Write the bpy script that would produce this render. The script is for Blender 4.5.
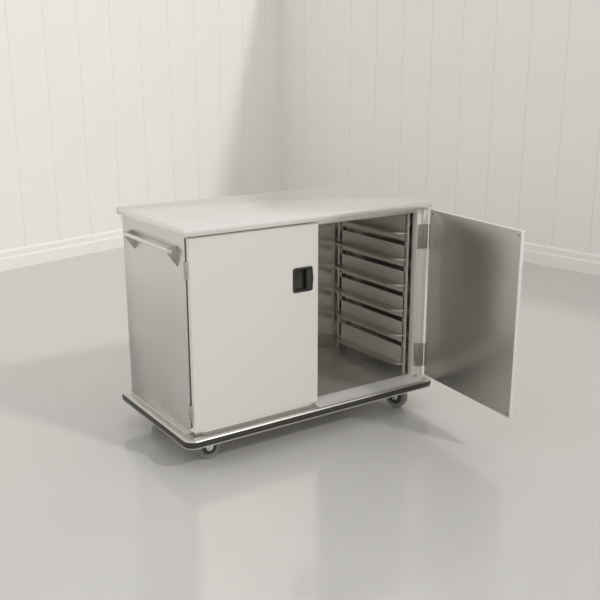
import bpy, bmesh, math
from mathutils import Vector, Matrix

for o in list(bpy.data.objects): bpy.data.objects.remove(o)
scene = bpy.context.scene
C = scene.collection

# ---------------------------------------------------------------- camera
FZ = 0.165                       # floor to underside of the doors
AZ, PI_, RO = 0.5931, 0.267, -0.0012
cam_loc = Vector((-1.4512, -2.9138, 1.4407 + FZ))
fw = Vector((math.sin(AZ)*math.cos(PI_), math.cos(AZ)*math.cos(PI_), -math.sin(PI_)))
r = fw.cross(Vector((0, 0, 1))).normalized()
u = r.cross(fw)
r2 = r*math.cos(RO) + u*math.sin(RO)
u2 = -r*math.sin(RO) + u*math.cos(RO)
cd = bpy.data.cameras.new('camera'); cam = bpy.data.objects.new('camera', cd); C.objects.link(cam)
cam.matrix_world = Matrix(((r2.x, u2.x, -fw.x, cam_loc.x), (r2.y, u2.y, -fw.y, cam_loc.y),
                           (r2.z, u2.z, -fw.z, cam_loc.z), (0, 0, 0, 1)))
cd.sensor_width = 36; cd.lens = 865.24/600*36; cd.clip_start = 0.05; cd.clip_end = 100
scene.camera = cam

# ---------------------------------------------------------------- light
w = bpy.data.worlds.new('world'); scene.world = w; w.use_nodes = True
nt = w.node_tree; nt.nodes.clear()
bg = nt.nodes.new('ShaderNodeBackground'); wo = nt.nodes.new('ShaderNodeOutputWorld')
# soft daylight: even overcast glow, a touch stronger near the horizon
tc = nt.nodes.new('ShaderNodeTexCoord'); sp = nt.nodes.new('ShaderNodeSeparateXYZ'); cr = nt.nodes.new('ShaderNodeValToRGB')
cr.color_ramp.elements[0].position = 0.0; cr.color_ramp.elements[0].color = (0.80, 0.79, 0.765, 1)
cr.color_ramp.elements[1].position = 0.7; cr.color_ramp.elements[1].color = (0.76, 0.755, 0.74, 1)
nt.links.new(tc.outputs['Generated'], sp.inputs[0]); nt.links.new(sp.outputs['Z'], cr.inputs[0])
nt.links.new(cr.outputs[0], bg.inputs['Color']); nt.links.new(bg.outputs[0], wo.inputs[0])
bg.inputs['Strength'].default_value = 1.09

sd = bpy.data.lights.new('sun', 'SUN'); sun = bpy.data.objects.new('sun', sd); C.objects.link(sun)
sun.location = (3, -5, 6)
sun.rotation_euler = Vector((-0.47, 1.10, -1.0)).to_track_quat('-Z', 'Y').to_euler()
sd.energy = 0.86; sd.angle = math.radians(5); sd.color = (1.0, 0.985, 0.95)

scene.view_settings.view_transform = 'Standard'; scene.view_settings.look = 'None'
scene.view_settings.exposure = 0.06; scene.view_settings.gamma = 1; scene.view_settings.use_curve_mapping = False

# ---------------------------------------------------------------- materials
def mat(name, col, metallic=0.0, rough=0.5, bump=0.0, bscale=40, stretch=(1, 1, 1), var=0.0, vscale=3, spec=0.5, rvar=0.0, coat=0.0):
    m = bpy.data.materials.new(name); m.use_nodes = True
    n = m.node_tree.nodes; l = m.node_tree.links; b = n['Principled BSDF']
    b.inputs['Base Color'].default_value = (*col, 1); b.inputs['Metallic'].default_value = metallic
    b.inputs['Roughness'].default_value = rough; b.inputs['Specular IOR Level'].default_value = spec
    b.inputs['Coat Weight'].default_value = coat; b.inputs['Coat Roughness'].default_value = 0.12
    t = n.new('ShaderNodeTexCoord'); mp = n.new('ShaderNodeMapping'); mp.inputs['Scale'].default_value = stretch
    l.new(t.outputs['Object'], mp.inputs[0])
    if bump:
        x = n.new('ShaderNodeTexNoise'); x.inputs['Scale'].default_value = bscale; x.inputs['Detail'].default_value = 3
        l.new(mp.outputs[0], x.inputs[0])
        bp = n.new('ShaderNodeBump'); bp.inputs['Strength'].default_value = bump; bp.inputs['Distance'].default_value = 0.002
        l.new(x.outputs['Fac'], bp.inputs['Height']); l.new(bp.outputs[0], b.inputs['Normal'])
    if var or rvar:
        x = n.new('ShaderNodeTexNoise'); x.inputs['Scale'].default_value = vscale; x.inputs['Detail'].default_value = 4
        l.new(mp.outputs[0], x.inputs[0])
        if var:
            mx = n.new('ShaderNodeMix'); mx.data_type = 'RGBA'
            mx.inputs['A'].default_value = (*[c*(1-var) for c in col], 1); mx.inputs['B'].default_value = (*[min(1, c*(1+var)) for c in col], 1)
            l.new(x.outputs['Fac'], mx.inputs['Factor']); l.new(mx.outputs['Result'], b.inputs['Base Color'])
        if rvar:
            mr = n.new('ShaderNodeMapRange'); mr.inputs['To Min'].default_value = rough-rvar; mr.inputs['To Max'].default_value = rough+rvar
            l.new(x.outputs['Fac'], mr.inputs['Value']); l.new(mr.outputs['Result'], b.inputs['Roughness'])
    return m

M = {}
M['wall'] = mat('painted_boards', (0.88, 0.865, 0.838), rough=0.55, bump=0.05, bscale=120, var=0.012, vscale=1.2, spec=0.3)
M['floor'] = mat('sealed_floor', (0.565, 0.555, 0.535), rough=0.15, bump=0.0, var=0.04, vscale=1.3, spec=0.75, rvar=0.05)
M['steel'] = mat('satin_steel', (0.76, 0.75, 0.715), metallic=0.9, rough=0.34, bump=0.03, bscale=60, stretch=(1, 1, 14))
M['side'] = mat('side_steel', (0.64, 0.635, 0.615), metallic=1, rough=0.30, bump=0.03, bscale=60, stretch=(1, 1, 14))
M['top'] = mat('top_steel', (0.80, 0.79, 0.76), metallic=0.92, rough=0.27, bump=0.02, bscale=30, stretch=(14, 1, 1))
M['door'] = mat('door_skin', (0.74, 0.73, 0.695), metallic=0.35, rough=0.38, bump=0.02, bscale=60, stretch=(14, 1, 1))
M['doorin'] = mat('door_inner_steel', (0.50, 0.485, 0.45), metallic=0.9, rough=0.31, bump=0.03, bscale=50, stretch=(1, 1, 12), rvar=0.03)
M['inner'] = mat('inner_steel', (0.69, 0.67, 0.62), metallic=0.5, rough=0.34, bump=0.03, bscale=50, stretch=(12, 1, 1))
M['ledge'] = mat('ledge_steel', (0.50, 0.485, 0.445), metallic=0.9, rough=0.3)
M['base'] = mat('cabinet_floor_steel', (0.60, 0.585, 0.545), metallic=0.62, rough=0.3, bump=0.03, bscale=50, stretch=(12, 1, 1))
M['back'] = mat('back_steel', (0.62, 0.60, 0.55), metallic=0.85, rough=0.25, bump=0.0)
M['deck'] = mat('deck_steel', (0.56, 0.55, 0.52), metallic=0.85, rough=0.34, bump=0.03, bscale=60, stretch=(1, 1, 14))
M['sill'] = mat('sill_steel', (0.84, 0.83, 0.80), metallic=0.4, rough=0.30, bump=0.03, bscale=60, stretch=(1, 1, 14))
M['edge'] = mat('pale_edge', (0.74, 0.73, 0.68), metallic=0.15, rough=0.4)
M['rubber'] = mat('dark_rubber', (0.035, 0.033, 0.026), rough=0.4, bump=0.05, bscale=200, spec=0.4)
M['plastic'] = mat('black_plastic', (0.022, 0.022, 0.019), rough=0.38)
M['tyre'] = mat('grey_tyre', (0.23, 0.225, 0.215), rough=0.35)
M['disc'] = mat('wheel_disc_grey', (0.07, 0.068, 0.064), metallic=0.6, rough=0.3)
M['chrome'] = mat('chrome', (0.80, 0.79, 0.77), metallic=1, rough=0.12)
M['zinc'] = mat('hinge_steel', (0.50, 0.49, 0.45), metallic=1, rough=0.33)
M['screw'] = mat('dark_screw', (0.08, 0.08, 0.07), metallic=0.6, rough=0.4)

# ---------------------------------------------------------------- mesh helpers
def new(): return bmesh.new()
def box(bm, a, b, bev=0.0, seg=2):
    t = bmesh.new(); bmesh.ops.create_cube(t, size=1)
    s = [b[i]-a[i] for i in range(3)]
    for v in t.verts: v.co = Vector([a[i]+(v.co[i]+.5)*s[i] for i in range(3)])
    if bev: bmesh.ops.bevel(t, geom=t.edges[:], offset=bev, segments=seg, affect='EDGES', profile=.5)
    merge(bm, t)
def merge(bm, t, mtx=None):
    if mtx is not None: bmesh.ops.transform(t, matrix=mtx, verts=t.verts)
    me = bpy.data.meshes.new('tmp'); t.to_mesh(me); t.free(); bm.from_mesh(me); bpy.data.meshes.remove(me)
def prism(bm, pts, vec, bev=0.0):
    t = bmesh.new(); vs = [t.verts.new(p) for p in pts]; f = t.faces.new(vs)
    e = bmesh.ops.extrude_face_region(t, geom=[f]); bmesh.ops.translate(t, vec=vec, verts=[g for g in e['geom'] if isinstance(g, bmesh.types.BMVert)])
    bmesh.ops.recalc_face_normals(t, faces=t.faces)
    if bev: bmesh.ops.bevel(t, geom=t.edges[:], offset=bev, segments=2, affect='EDGES')
    merge(bm, t)
def tube(bm, path, rad, n=16):
    path = [Vector(p) for p in path]; rings = []
    for i, p in enumerate(path):
        d = (path[min(i+1, len(path)-1)]-path[max(i-1, 0)]).normalized()
        a = d.cross(Vector((0, 0, 1)) if abs(d.z) < .9 else Vector((0, 1, 0))).normalized(); b = d.cross(a)
        rings.append([bm.verts.new(p+a*rad*math.cos(2*math.pi*k/n)+b*rad*math.sin(2*math.pi*k/n)) for k in range(n)])
    for i in range(len(rings)-1):
        for k in range(n): bm.faces.new((rings[i][k], rings[i][(k+1) % n], rings[i+1][(k+1) % n], rings[i+1][k]))
    bm.faces.new(rings[0]); bm.faces.new(rings[-1][::-1])
def lathe(bm, prof, c, axis, n=40):
    """prof: (radius, along axis); closed loop of revolution"""
    ax = Vector(axis).normalized(); a = ax.cross(Vector((0, 0, 1)) if abs(ax.z) < .9 else Vector((1, 0, 0))).normalized(); b = ax.cross(a); c = Vector(c)
    rings = []
    for rr, h in prof:
        rings.append([bm.verts.new(c+ax*h+(a*math.cos(2*math.pi*k/n)+b*math.sin(2*math.pi*k/n))*max(rr, 1e-4)) for k in range(n)])
    for i in range(len(rings)-1):
        for k in range(n): bm.faces.new((rings[i][k], rings[i][(k+1) % n], rings[i+1][(k+1) % n], rings[i+1][k]))
    bm.faces.new(rings[0]); bm.faces.new(rings[-1][::-1])
def rrect(x0, y0, x1, y1, rad, n=8):
    out = []
    for cx, cy, a0 in ((x1-rad, y0+rad, -90), (x1-rad, y1-rad, 0), (x0+rad, y1-rad, 90), (x0+rad, y0+rad, 180)):
        for k in range(n+1):
            a = math.radians(a0+90*k/n); out.append((cx+rad*math.cos(a), cy+rad*math.sin(a)))
    return out
def obj(name, bm, m, parent=None, smooth=True, mats=None):
    bmesh.ops.recalc_face_normals(bm, faces=bm.faces)
    me = bpy.data.meshes.new(name); bm.to_mesh(me); bm.free()
    me.materials.append(m)
    if smooth:
        for p in me.polygons: p.use_smooth = True
        me.set_sharp_from_angle(angle=math.radians(35))
    o = bpy.data.objects.new(name, me); C.objects.link(o)
    if parent: o.parent = parent
    return o
def struct(name, bm, m, smooth=False):
    o = obj(name, bm, m, None, smooth); o['kind'] = 'structure'; return o

# ---------------------------------------------------------------- room
CO = Vector((3.6552, 5.0167, 0)); D1 = Vector((-0.95942, -0.28198, 0)); D2 = Vector((0.13636, -0.99066, 0))
N1 = Vector((0.28198, -0.95942, 0)); N2 = Vector((-0.99066, -0.13636, 0))   # into the room
WH = 3.33
_n = M['floor'].node_tree.nodes; _l = M['floor'].node_tree.links; _b = _n['Principled BSDF']
_v = _n.new('ShaderNodeTexVoronoi'); _v.inputs['Scale'].default_value = 2.6
_g = _n.new('ShaderNodeMapRange'); _g.inputs['From Min'].default_value = 0.010; _g.inputs['From Max'].default_value = 0.016
_x = _n.new('ShaderNodeMix'); _x.data_type = 'RGBA'; _x.inputs['A'].default_value = (0.16, 0.15, 0.13, 1)
_src = _b.inputs['Base Color'].links[0].from_socket
_l.new(_n['Texture Coordinate'].outputs['Object'], _v.inputs['Vector']); _l.new(_v.outputs['Distance'], _g.inputs['Value'])
_l.new(_g.outputs['Result'], _x.inputs['Factor']); _l.new(_src, _x.inputs['B']); _l.new(_x.outputs['Result'], _b.inputs['Base Color'])
bm = new(); box(bm, (-9, -9, -0.1), (9, 9, 0)); struct('floor', bm, M['floor'])
def wall(name, d, nrm, first, pitch, length):
    """boarded wall: V joint every board"""
    pts = [(0.0, 0.0)]
    s = first
    while s < length:
        pts += [(s-0.004, 0), (s-0.0015, -0.005), (s+0.0015, -0.005), (s+0.004, 0)]; s += pitch
    pts += [(length, 0), (length, -0.12), (-0.12 if nrm is N1 else 0.0, -0.12)]
    if nrm is N1: pts += [(-0.12, 0)]
    bm = new()
    bot = [bm.verts.new(CO+d*a+nrm*b) for a, b in pts]; top = [bm.verts.new(v.co+Vector((0, 0, WH))) for v in bot]
    n = len(pts)
    for i in range(n): bm.faces.new((bot[i], bot[(i+1) % n], top[(i+1) % n], top[i]))
    bm.faces.new(bot[::-1]); bm.faces.new(top)
    return struct(name, bm, M['wall'])
wall('wall_left', D1, N1, 0.246, 0.3295, 9.0)
wall('wall_right', D2, N2, 0.366, 0.3345, 9.0)
def skirting(name, d, nrm, length, k0):
    prof = [(0, 0), (0.020, 0), (0.020, 0.094), (0.016, 0.102), (0.012, 0.104), (0.012, 0.146), (0.008, 0.156), (0.002, 0.160), (0, 0.160)]
    bm = new()
    A = [bm.verts.new(CO+d*(k0*p)+nrm*p+Vector((0, 0, z))) for p, z in prof]
    B = [bm.verts.new(CO+d*length+nrm*p+Vector((0, 0, z))) for p, z in prof]
    n = len(prof)
    for i in range(n): bm.faces.new((A[i], A[(i+1) % n], B[(i+1) % n], B[i]))
    bm.faces.new(A); bm.faces.new(B[::-1])
    struct(name, bm, M['wall'])
kk = 1/math.tan(math.radians(81.46/2))
skirting('baseboard_left', D1, N1, 9.0, kk)
skirting('baseboard_right', D2, N2, 9.0, kk)

# ---------------------------------------------------------------- cart
W, D, H = 1.222, 0.622, 0.80      # doors span, body depth, door height
DW = 0.607
root = bpy.data.objects.new('service_cart', None); C.objects.link(root)
root['label'] = 'stainless steel tray transport cart on casters with its right door swung open'
root['category'] = 'cart'
OX, OY = 0.611, 0.31
root.location = (OX, OY, 0)
def part(name, bm, m, parent=root, shift=True, **k):
    if shift: bmesh.ops.translate(bm, vec=(-OX, -OY, FZ), verts=bm.verts)
    return obj(name, bm, m, parent, **k)

YF = 0.028                        # plane of the carcass front
# countertop: folded edge, slight radius
bm = new(); box(bm, (-0.019, -0.014, 0.808), (1.2265, 0.646, 0.836), 0.0014, 2)
top = part('countertop', bm, M['top']); top['label'] = 'brushed steel worktop with turned-down edge'
bm = new(); lathe(bm, [(0.0035, 0), (0.0035, 0.0006), (0.001, 0.0008)], (1.158, 0.158, 0.836), (0, 0, 1), 12)
part('screw', bm, M['screw'], top)
# carcass panels
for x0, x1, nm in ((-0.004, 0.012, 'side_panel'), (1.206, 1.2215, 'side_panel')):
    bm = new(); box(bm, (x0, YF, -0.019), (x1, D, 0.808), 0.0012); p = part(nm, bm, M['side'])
bm = new(); box(bm, (0.012, 0.602, -0.019), (1.206, D, 0.808)); part('back_panel', bm, M['back'])
bm = new(); box(bm, (0.600, 0.045, 0.0), (0.620, 0.602, 0.79), 0.001); part('divider_panel', bm, M['inner'])
bm = new(); box(bm, (0.012, YF+0.012, -0.015), (1.206, 0.602, 0.0)); part('cabinet_floor', bm, M['base'])
bm = new(); box(bm, (0.012, YF+0.012, 0.790), (1.206, 0.602, 0.806)); part('cabinet_ceiling', bm, M['inner'])
# face frame: stiles, head rail, sill
bm = new(); box(bm, (0.0125, YF, -0.019), (0.050, YF+0.02, 0.807), 0.001); part('stile', bm, M['steel'])
bm = new(); box(bm, (1.168, YF-0.012, -0.002), (1.2055, YF+0.02, 0.8075), 0.0015)
box(bm, (1.196, 0.004, 0.0), (1.2215, YF+0.0, 0.8075), 0.0015)
part('stile', bm, M['edge'])
bm = new(); box(bm, (0.050, YF, 0.785), (1.168, YF+0.014, 0.8075), 0.001); part('head_rail', bm, M['steel'])
bm = new(); prism(bm, [(0.598, YF+0.013, 0.0030), (0.598, YF+0.006, 0.0030), (0.598, 0.012, -0.011), (0.598, -0.026, -0.0185), (0.598, YF+0.013, -0.0185)], (0.607, 0, 0))
box(bm, (0.012, 0.024, -0.0188), (0.598, YF+0.02, -0.004))
part('sill', bm, M['sill'])

# base deck with dark bumper all round and a folded lip beneath
def ring_solid(bm, outer, z0, z1, bev=0.0):
    prism(bm, [(x, y, z0) for x, y in outer], (0, 0, z1-z0), 0)
bx0, by0, bx1, by1 = -0.047, -0.034, 1.269, 0.669
bm = new()
lay = [(0.010, -0.046), (0.003, -0.056), (0.0010, -0.056), (0.0010, -0.0515), (0.012, -0.0515), (0.012, -0.028), (0.0020, -0.0275), (0.0012, -0.026), (0.003, -0.0228), (0.007, -0.0205), (0.013, -0.0190), (0.017, -0.0192)]
loops = []
for ins, z in lay:
    rr = 0.045-ins
    loops.append([bm.verts.new((x, y, z)) for x, y in rrect(bx0+ins, by0+ins, bx1-ins, by1-ins, rr)])
n = len(loops[0])
for i in range(len(loops)-1):
    for k in range(n): bm.faces.new((loops[i][k], loops[i][(k+1) % n], loops[i+1][(k+1) % n], loops[i+1][k]))
bm.faces.new(loops[0][::-1]); bm.faces.new(loops[-1])
deck = part('base_deck', bm, M['deck'])
bm = new()
lay = [(0.012, -0.0513), (0.003, -0.0513), (0.0, -0.048), (-0.001, -0.038), (0.0, -0.030), (0.003, -0.0275), (0.012, -0.0275)]
loops = []
for ins, z in lay:
    rr = 0.045-ins
    loops.append([bm.verts.new((x, y, z)) for x, y in rrect(bx0+ins, by0+ins, bx1-ins, by1-ins, rr)])
for i in range(len(loops)-1):
    for k in range(n): bm.faces.new((loops[i][k], loops[i][(k+1) % n], loops[i+1][(k+1) % n], loops[i+1][k]))
bmp = part('bumper', bm, M['rubber']); bmp['label'] = 'dark rubber bumper strip'
# weld flange of the side panel on the deck
for x0, x1 in ((-0.0165, -0.004), (1.2215, 1.234)):
    bm = new(); box(bm, (x0, 0.045, -0.0192), (x1, 0.61, -0.0172), 0.0006); part('weld_flange', bm, M['steel'])
bm = new(); box(bm, (-0.012, -0.010, -0.0192), (0.048, 0.020, -0.0155), 0.001); part('pivot_plate', bm, M['zinc'])
bm = new(); box(bm, (1.180, -0.012, -0.0192), (1.240, 0.020, -0.0155), 0.001); part('pivot_plate', bm, M['zinc'])

# ---- doors
def door_parts(parent, shift, mirror, handle):
    """door built with hinge edge on x=0, outer skin towards -y"""
    s = -1 if mirror else 1
    def put(name, bm, m, par, **k):
        if mirror: bmesh.ops.scale(bm, vec=(-1, 1, 1), verts=bm.verts); bmesh.ops.reverse_faces(bm, faces=bm.faces)
        return obj(name, bm, m, par, **k)
    bm = new(); T = 0.018
    if handle:   # skin with a pocket cut out for the pull
        hx0, hx1, hz0, hz1 = 0.481, 0.572, 0.518, 0.615
        xs = [0, hx0, hx1, DW]; zs = [0, hz0, hz1, H]
        g = {}
        for y in (0, T-0.001):
            for i, x in enumerate(xs):
                for j, z in enumerate(zs): g[(i, j, y)] = bm.verts.new((x, y, z))
        for i in range(3):
            for j in range(3):
                for y in (0, T-0.001):
                    if (i, j) != (1, 1): bm.faces.new((g[(i, j, y)], g[(i+1, j, y)], g[(i+1, j+1, y)], g[(i, j+1, y)]))
        Y = T-0.001
        for i in range(3):
            for j in (0, 3): bm.faces.new((g[(i, j, 0)], g[(i+1, j, 0)], g[(i+1, j, Y)], g[(i, j, Y)]))
            for j in (0, 3): bm.faces.new((g[(j, i, 0)], g[(j, i+1, 0)], g[(j, i+1, Y)], g[(j, i, Y)]))
        for j in (1, 2): bm.faces.new((g[(1, j, 0)], g[(2, j, 0)], g[(2, j, Y)], g[(1, j, Y)]))
        for j in (1, 2): bm.faces.new((g[(j, 1, 0)], g[(j, 2, 0)], g[(j, 2, Y)], g[(j, 1, Y)]))
        bmesh.ops.recalc_face_normals(bm, faces=bm.faces)
        outer = [e for e in bm.edges if (abs(e.verts[0].co.y) < 1e-6 and abs(e.verts[1].co.y) < 1e-6 and
                 any(abs(e.verts[0].co[i]-q) < 1e-6 and abs(e.verts[1].co[i]-q) < 1e-6 for i, q in ((0, 0), (0, DW), (2, 0), (2, H))))]
        bmesh.ops.bevel(bm, geom=outer, offset=0.003, segments=3, affect='EDGES')
    else:
        box(bm, (0, 0, 0), (DW, T-0.001, H), 0.002, 3)
    skin = put('outer_skin', bm, M['door'], parent)
    bm = new(); box(bm, (0.004, T-0.0012, 0.004), (DW-0.0015, T, H-0.003), 0.0003)
    put('inner_skin', bm, M['doorin'], parent)['label'] = 'dull brushed steel inner face'
    for sx, sz in ((DW-0.013, 0.018), (DW-0.013, H-0.020), (0.02, 0.02), (0.02, H-0.02)):
        bm = new(); lathe(bm, [(0.0035, 0), (0.0032, 0.0012), (0.001, 0.0016)], (sx, T, sz), (0, 1, 0), 12); put('screw', bm, M['screw'], parent)
    return put

hl = bpy.data.objects.new('door', None); C.objects.link(hl); hl.parent = root
hl.location = (-OX, -OY, FZ)
put = door_parts(hl, None, False, True)
# flush pull: bezel, dished pocket, finger grip
bm = new()
def loop3(ins, y, zin=0.0, shift=0.0):
    return [bm.verts.new((x, y, z)) for x, z in rrect(0.477+ins, 0.513+ins, 0.5765-ins+shift, 0.620-ins, max(0.012-ins, 0.003), 6)]
L = [loop3(0.0, -0.0002), loop3(0.0006, -0.0035), loop3(0.003, -0.0045), loop3(0.008, -0.0040), loop3(0.010, 0.0), loop3(0.016, 0.0145), loop3(0.025, 0.0165)]
n = len(L[0])
for i in range(len(L)-1):
    for k in range(n): bm.faces.new((L[i][k], L[i][(k+1) % n], L[i+1][(k+1) % n], L[i+1][k]))
bm.faces.new(L[-1])
handle = put('handle', bm, M['plastic'], hl); handle['label'] = 'black recessed finger pull'
bm = new()
# paddle: curved grip plate over the right side of the pocket, bulging past the bezel
pts = [(0.543, 0.002), (0.546, -0.004), (0.556, -0.0075), (0.566, -0.0075), (0.5745, -0.0035), (0.5745, 0.004), (0.560, 0.006)]
a = [bm.verts.new((x, y, 0.524)) for x, y in pts]; b = [bm.verts.new((x, y, 0.609)) for x, y in pts]
mid = [bm.verts.new((x+(0.004 if x > .56 else 0), y-0.001, 0.5665)) for x, y in pts]
for q0, q1 in ((a, mid), (mid, b)):
    for k in range(len(pts)): bm.faces.new((q0[k], q0[(k+1) % len(pts)], q1[(k+1) % len(pts)], q1[k]))
bm.faces.new(a); bm.faces.new(b)
put('grip_paddle', bm, M['plastic'], hl)

hr = bpy.data.objects.new('door', None); C.objects.link(hr); hr.parent = root
hr['label'] = 'right door swung wide open'
TH = 1.6753
# closed: hinge at right, extends to -x, outer skin at y=0. open: inner face plane passes (1.221, 0)
# build mirrored door (x from 0 to -DW, y 0..T) and turn it about its inner hinge edge
ang = math.pi - 0.0
d = Vector((math.cos(-TH), math.sin(-TH), 0))
# local -x axis -> d ; local +y (inner side) -> towards -x of the cart
ex = -d; ey = Vector((-ex.y, ex.x, 0))
rot = math.atan2(ex.y, ex.x)
T = 0.018
inner_pt = Vector((1.2245, -0.004, 0))
org = inner_pt - ey*T
hr.location = (org.x-OX, org.y-OY, FZ); hr.rotation_euler = (0, 0, rot)
door_parts(hr, None, True, False)

# hinges: leaf on stile + knuckle + leaf on door edge
for z0, z1 in ((0.618, 0.731), (0.045, 0.160)):
    bm = new(); box(bm, (1.172, YF-0.0155, z0), (1.2055, YF-0.0118, z1), 0.0008)
    box(bm, (1.1975, 0.001, z0), (1.2235, 0.0045, z1), 0.0008)
    box(bm, (1.1925, 0.001, z0), (1.1965, YF-0.012, z1), 0.0008)
    h = part('hinge', bm, M['zinc'])
    bm = new(); lathe(bm, [(0.0045, z0), (0.0045, z0+(z1-z0)*.5-0.001)], (1.2200, -0.0045, 0), (0, 0, 1), 16)
    lathe(bm, [(0.0045, z0+(z1-z0)*.5+0.001), (0.0045, z1)], (1.2200, -0.0045, 0), (0, 0, 1), 16)
    part('hinge_pin', bm, M['chrome'], h)
for z0, z1 in ((0.635, 0.705), (0.045, 0.115)):
    bm = new(); box(bm, (-0.0045, 0.008, z0), (0.004, YF+0.002, z1), 0.001)
    lathe(bm, [(0.005, z0), (0.005, z1)], (-0.003, 0.031, 0), (0, 0, 1), 16)
    part('hinge', bm, M['zinc'])
bm = new(); box(bm, (1.196, -0.008, -0.0155), (1.2185, 0.010, 0.0), 0.002); part('pivot_block', bm, M['edge'])

# ---- push bar on the left side
bm = new(); box(bm, (-0.0070, 0.085, 0.738), (-0.004, 0.512, 0.758), 0.0008)
box(bm, (-0.016, 0.085, 0.7575), (-0.004, 0.512, 0.760), 0.0006)
pb = part('push_handle', bm, M['steel'])
for y in (0.085, 0.500):
    bm = new(); prism(bm, [(-0.004, y, 0.760), (-0.044, y, 0.748), (-0.046, y, 0.732), (-0.004, y, 0.674)], (0, 0.012, 0), 0.0008)
    part('bracket', bm, M['zinc'], pb)
bm = new(); tube(bm, [(-0.038, 0.080, 0.740), (-0.038, 0.30, 0.740), (-0.038, 0.517, 0.740)], 0.0085, 20); part('grip_bar', bm, M['edge'], pb)

# ---- tray racks
def rack(xw, s):
    """xw: plane of the rack sheet, s=-1 ledges reach towards -x"""
    y0, y1 = 0.062, 0.572
    bm = new()
    P = 0.1230; zt = 0.638; th = 0.0012
    zs = [zt-P*k for k in range(5)]
    # sheet with slots: strips between the slots
    edges = [0.785]
    for z in zs: edges += [z+0.010, z-0.013]
    edges.append(0.052)
    for a, b in zip(edges[::2], edges[1::2]): box(bm, (xw-th, y0, b), (xw+th, y1, a))
    for ya, yb in ((y0, y0+0.012), (y1-0.012, y1)): box(bm, (xw-th, ya, 0.06), (xw+th, yb, 0.78))
    rk = part('tray_rack', bm, M['inner'])
    # ledges: rounded shelf with a thin turned lip, one above each slot, and a foot flange
    def ledge(z, dep, name):
        bm = new(); path = []
        nn = 8; rr = 0.11
        path.append((0.0, y0+0.002))
        for k in range(nn+1):
            a = math.pi/2*k/nn; path.append((dep*math.sin(a), y0+0.002+rr*(1-math.cos(a))))
        for k in range(nn+1):
            a = math.pi/2*k/nn; path.append((dep*math.cos(a), y1+0.014-rr*.6*(1-math.sin(a))))
        top = [bm.verts.new((xw+s*x, y, z)) for x, y in path]
        low = [bm.verts.new((xw+s*x, y, z-0.0015)) for x, y in path]
        bm.faces.new(top); bm.faces.new(low[::-1])
        m = len(path)
        for k in range(m): bm.faces.new((top[k], top[(k+1) % m], low[(k+1) % m], low[k]))
        # lip
        o = [bm.verts.new((xw+s*(x+(0.001 if x > 0.001 else 0)), y, z+0.0005)) for x, y in path]
        o2 = [bm.verts.new((xw+s*(x+(0.001 if x > 0.001 else 0)), y, z-0.006)) for x, y in path]
        i2 = [bm.verts.new((xw+s*max(0, x-0.001), y, z-0.006)) for x, y in path]
        i1 = [bm.verts.new((xw+s*max(0, x-0.001), y, z+0.0005)) for x, y in path]
        for k in range(1, m-2):
            bm.faces.new((o[k], o[k+1], o2[k+1], o2[k])); bm.faces.new((i1[k], i1[k+1], i2[k+1], i2[k]))
            bm.faces.new((o2[k], o2[k+1], i2[k+1], i2[k])); bm.faces.new((o[k], o[k+1], i1[k+1], i1[k]))
        part(name, bm, M['ledge'], rk)
    for z in zs: ledge(z+0.050, 0.055, 'tray_ledge')
    ledge(0.052, 0.045, 'foot_flange')
    # uprights front and rear
    for ya, yb in ((y0-0.016, y0), (y1, y1+0.016)):
        bm = new(); box(bm, (xw+s*0.004-0.002, ya, 0.0005), (xw+s*0.004+0.002, yb, 0.7895), 0.0006)
        part('rack_upright', bm, M['inner'], rk)
    # stand-off clips joining the rack to the cabinet side
    for z in (0.72, 0.42, 0.12):
        for y in (y0+0.010, y1-0.016):
            wallx = 1.206 if s < 0 else 0.620
            bm = new(); box(bm, (min(xw-s*0.010, wallx), y, z), (max(xw-s*0.010, wallx), y+0.006, z+0.04), 0.0006); part('clip', bm, M['steel'], rk)
rack(1.150, -1)

# ---- casters
def caster(x, y, rot):
    e = bpy.data.objects.new('caster', None); C.objects.link(e); e.parent = root
    e.location = (x-OX, y-OY, 0); e.rotation_euler = (0, 0, rot)
    R = 0.054; cz = R+0.0005; top = FZ-0.046
    bm = new(); box(bm, (-0.035, -0.030, top-0.004), (0.035, 0.030, top), 0.001)
    lathe(bm, [(0.022, top-0.011), (0.024, top-0.008), (0.022, top-0.004)], (0, 0, 0), (0, 0, 1), 28)
    obj('swivel_plate', bm, M['chrome'], e)
    bm = new()
    for s in (-1, 1):
        yy = s*0.021
        prism(bm, [(-0.020, yy, top-0.0105), (0.020, yy, top-0.0105), (0.014, yy, cz-0.006), (0.008, yy, cz-0.013), (-0.008, yy, cz-0.013), (-0.014, yy, cz-0.006)], (0, s*0.003, 0), 0.0008)
    box(bm, (-0.020, -0.024, top-0.0125), (0.020, 0.024, top-0.0100), 0.0006)
    obj('fork', bm, M['chrome'], e)
    bm = new()
    lathe(bm, [(R-0.013, -0.016), (R-0.004, -0.0155), (R-0.001, -0.010), (R, 0), (R-0.001, 0.010), (R-0.004, 0.0155), (R-0.013, 0.016)], (0, 0, cz), (0, 1, 0), 48)
    wh = obj('wheel', bm, M['tyre'], e)
    bm = new(); lathe(bm, [(0.0005, -0.0172), (0.012, -0.0172), (0.033, -0.0165), (0.034, 0), (0.033, 0.0165), (0.012, 0.0172), (0.0005, 0.0172)], (0, 0, cz), (0, 1, 0), 40)
    obj('wheel_disc', bm, M['disc'], wh)
    bm = new(); lathe(bm, [(0.0005, -0.029), (0.006, -0.029), (0.0075, -0.025), (0.0095, -0.024), (0.0095, 0.024), (0.0075, 0.025), (0.006, 0.029), (0.0005, 0.029)], (0, 0, cz), (0, 1, 0), 20)
    obj('axle_bolt', bm, M['chrome'], e)
caster(0.100, 0.082, math.radians(-8))
caster(1.122, 0.070, math.radians(-62))
caster(0.100, 0.550, math.radians(20))
caster(1.115, 0.550, math.radians(15))
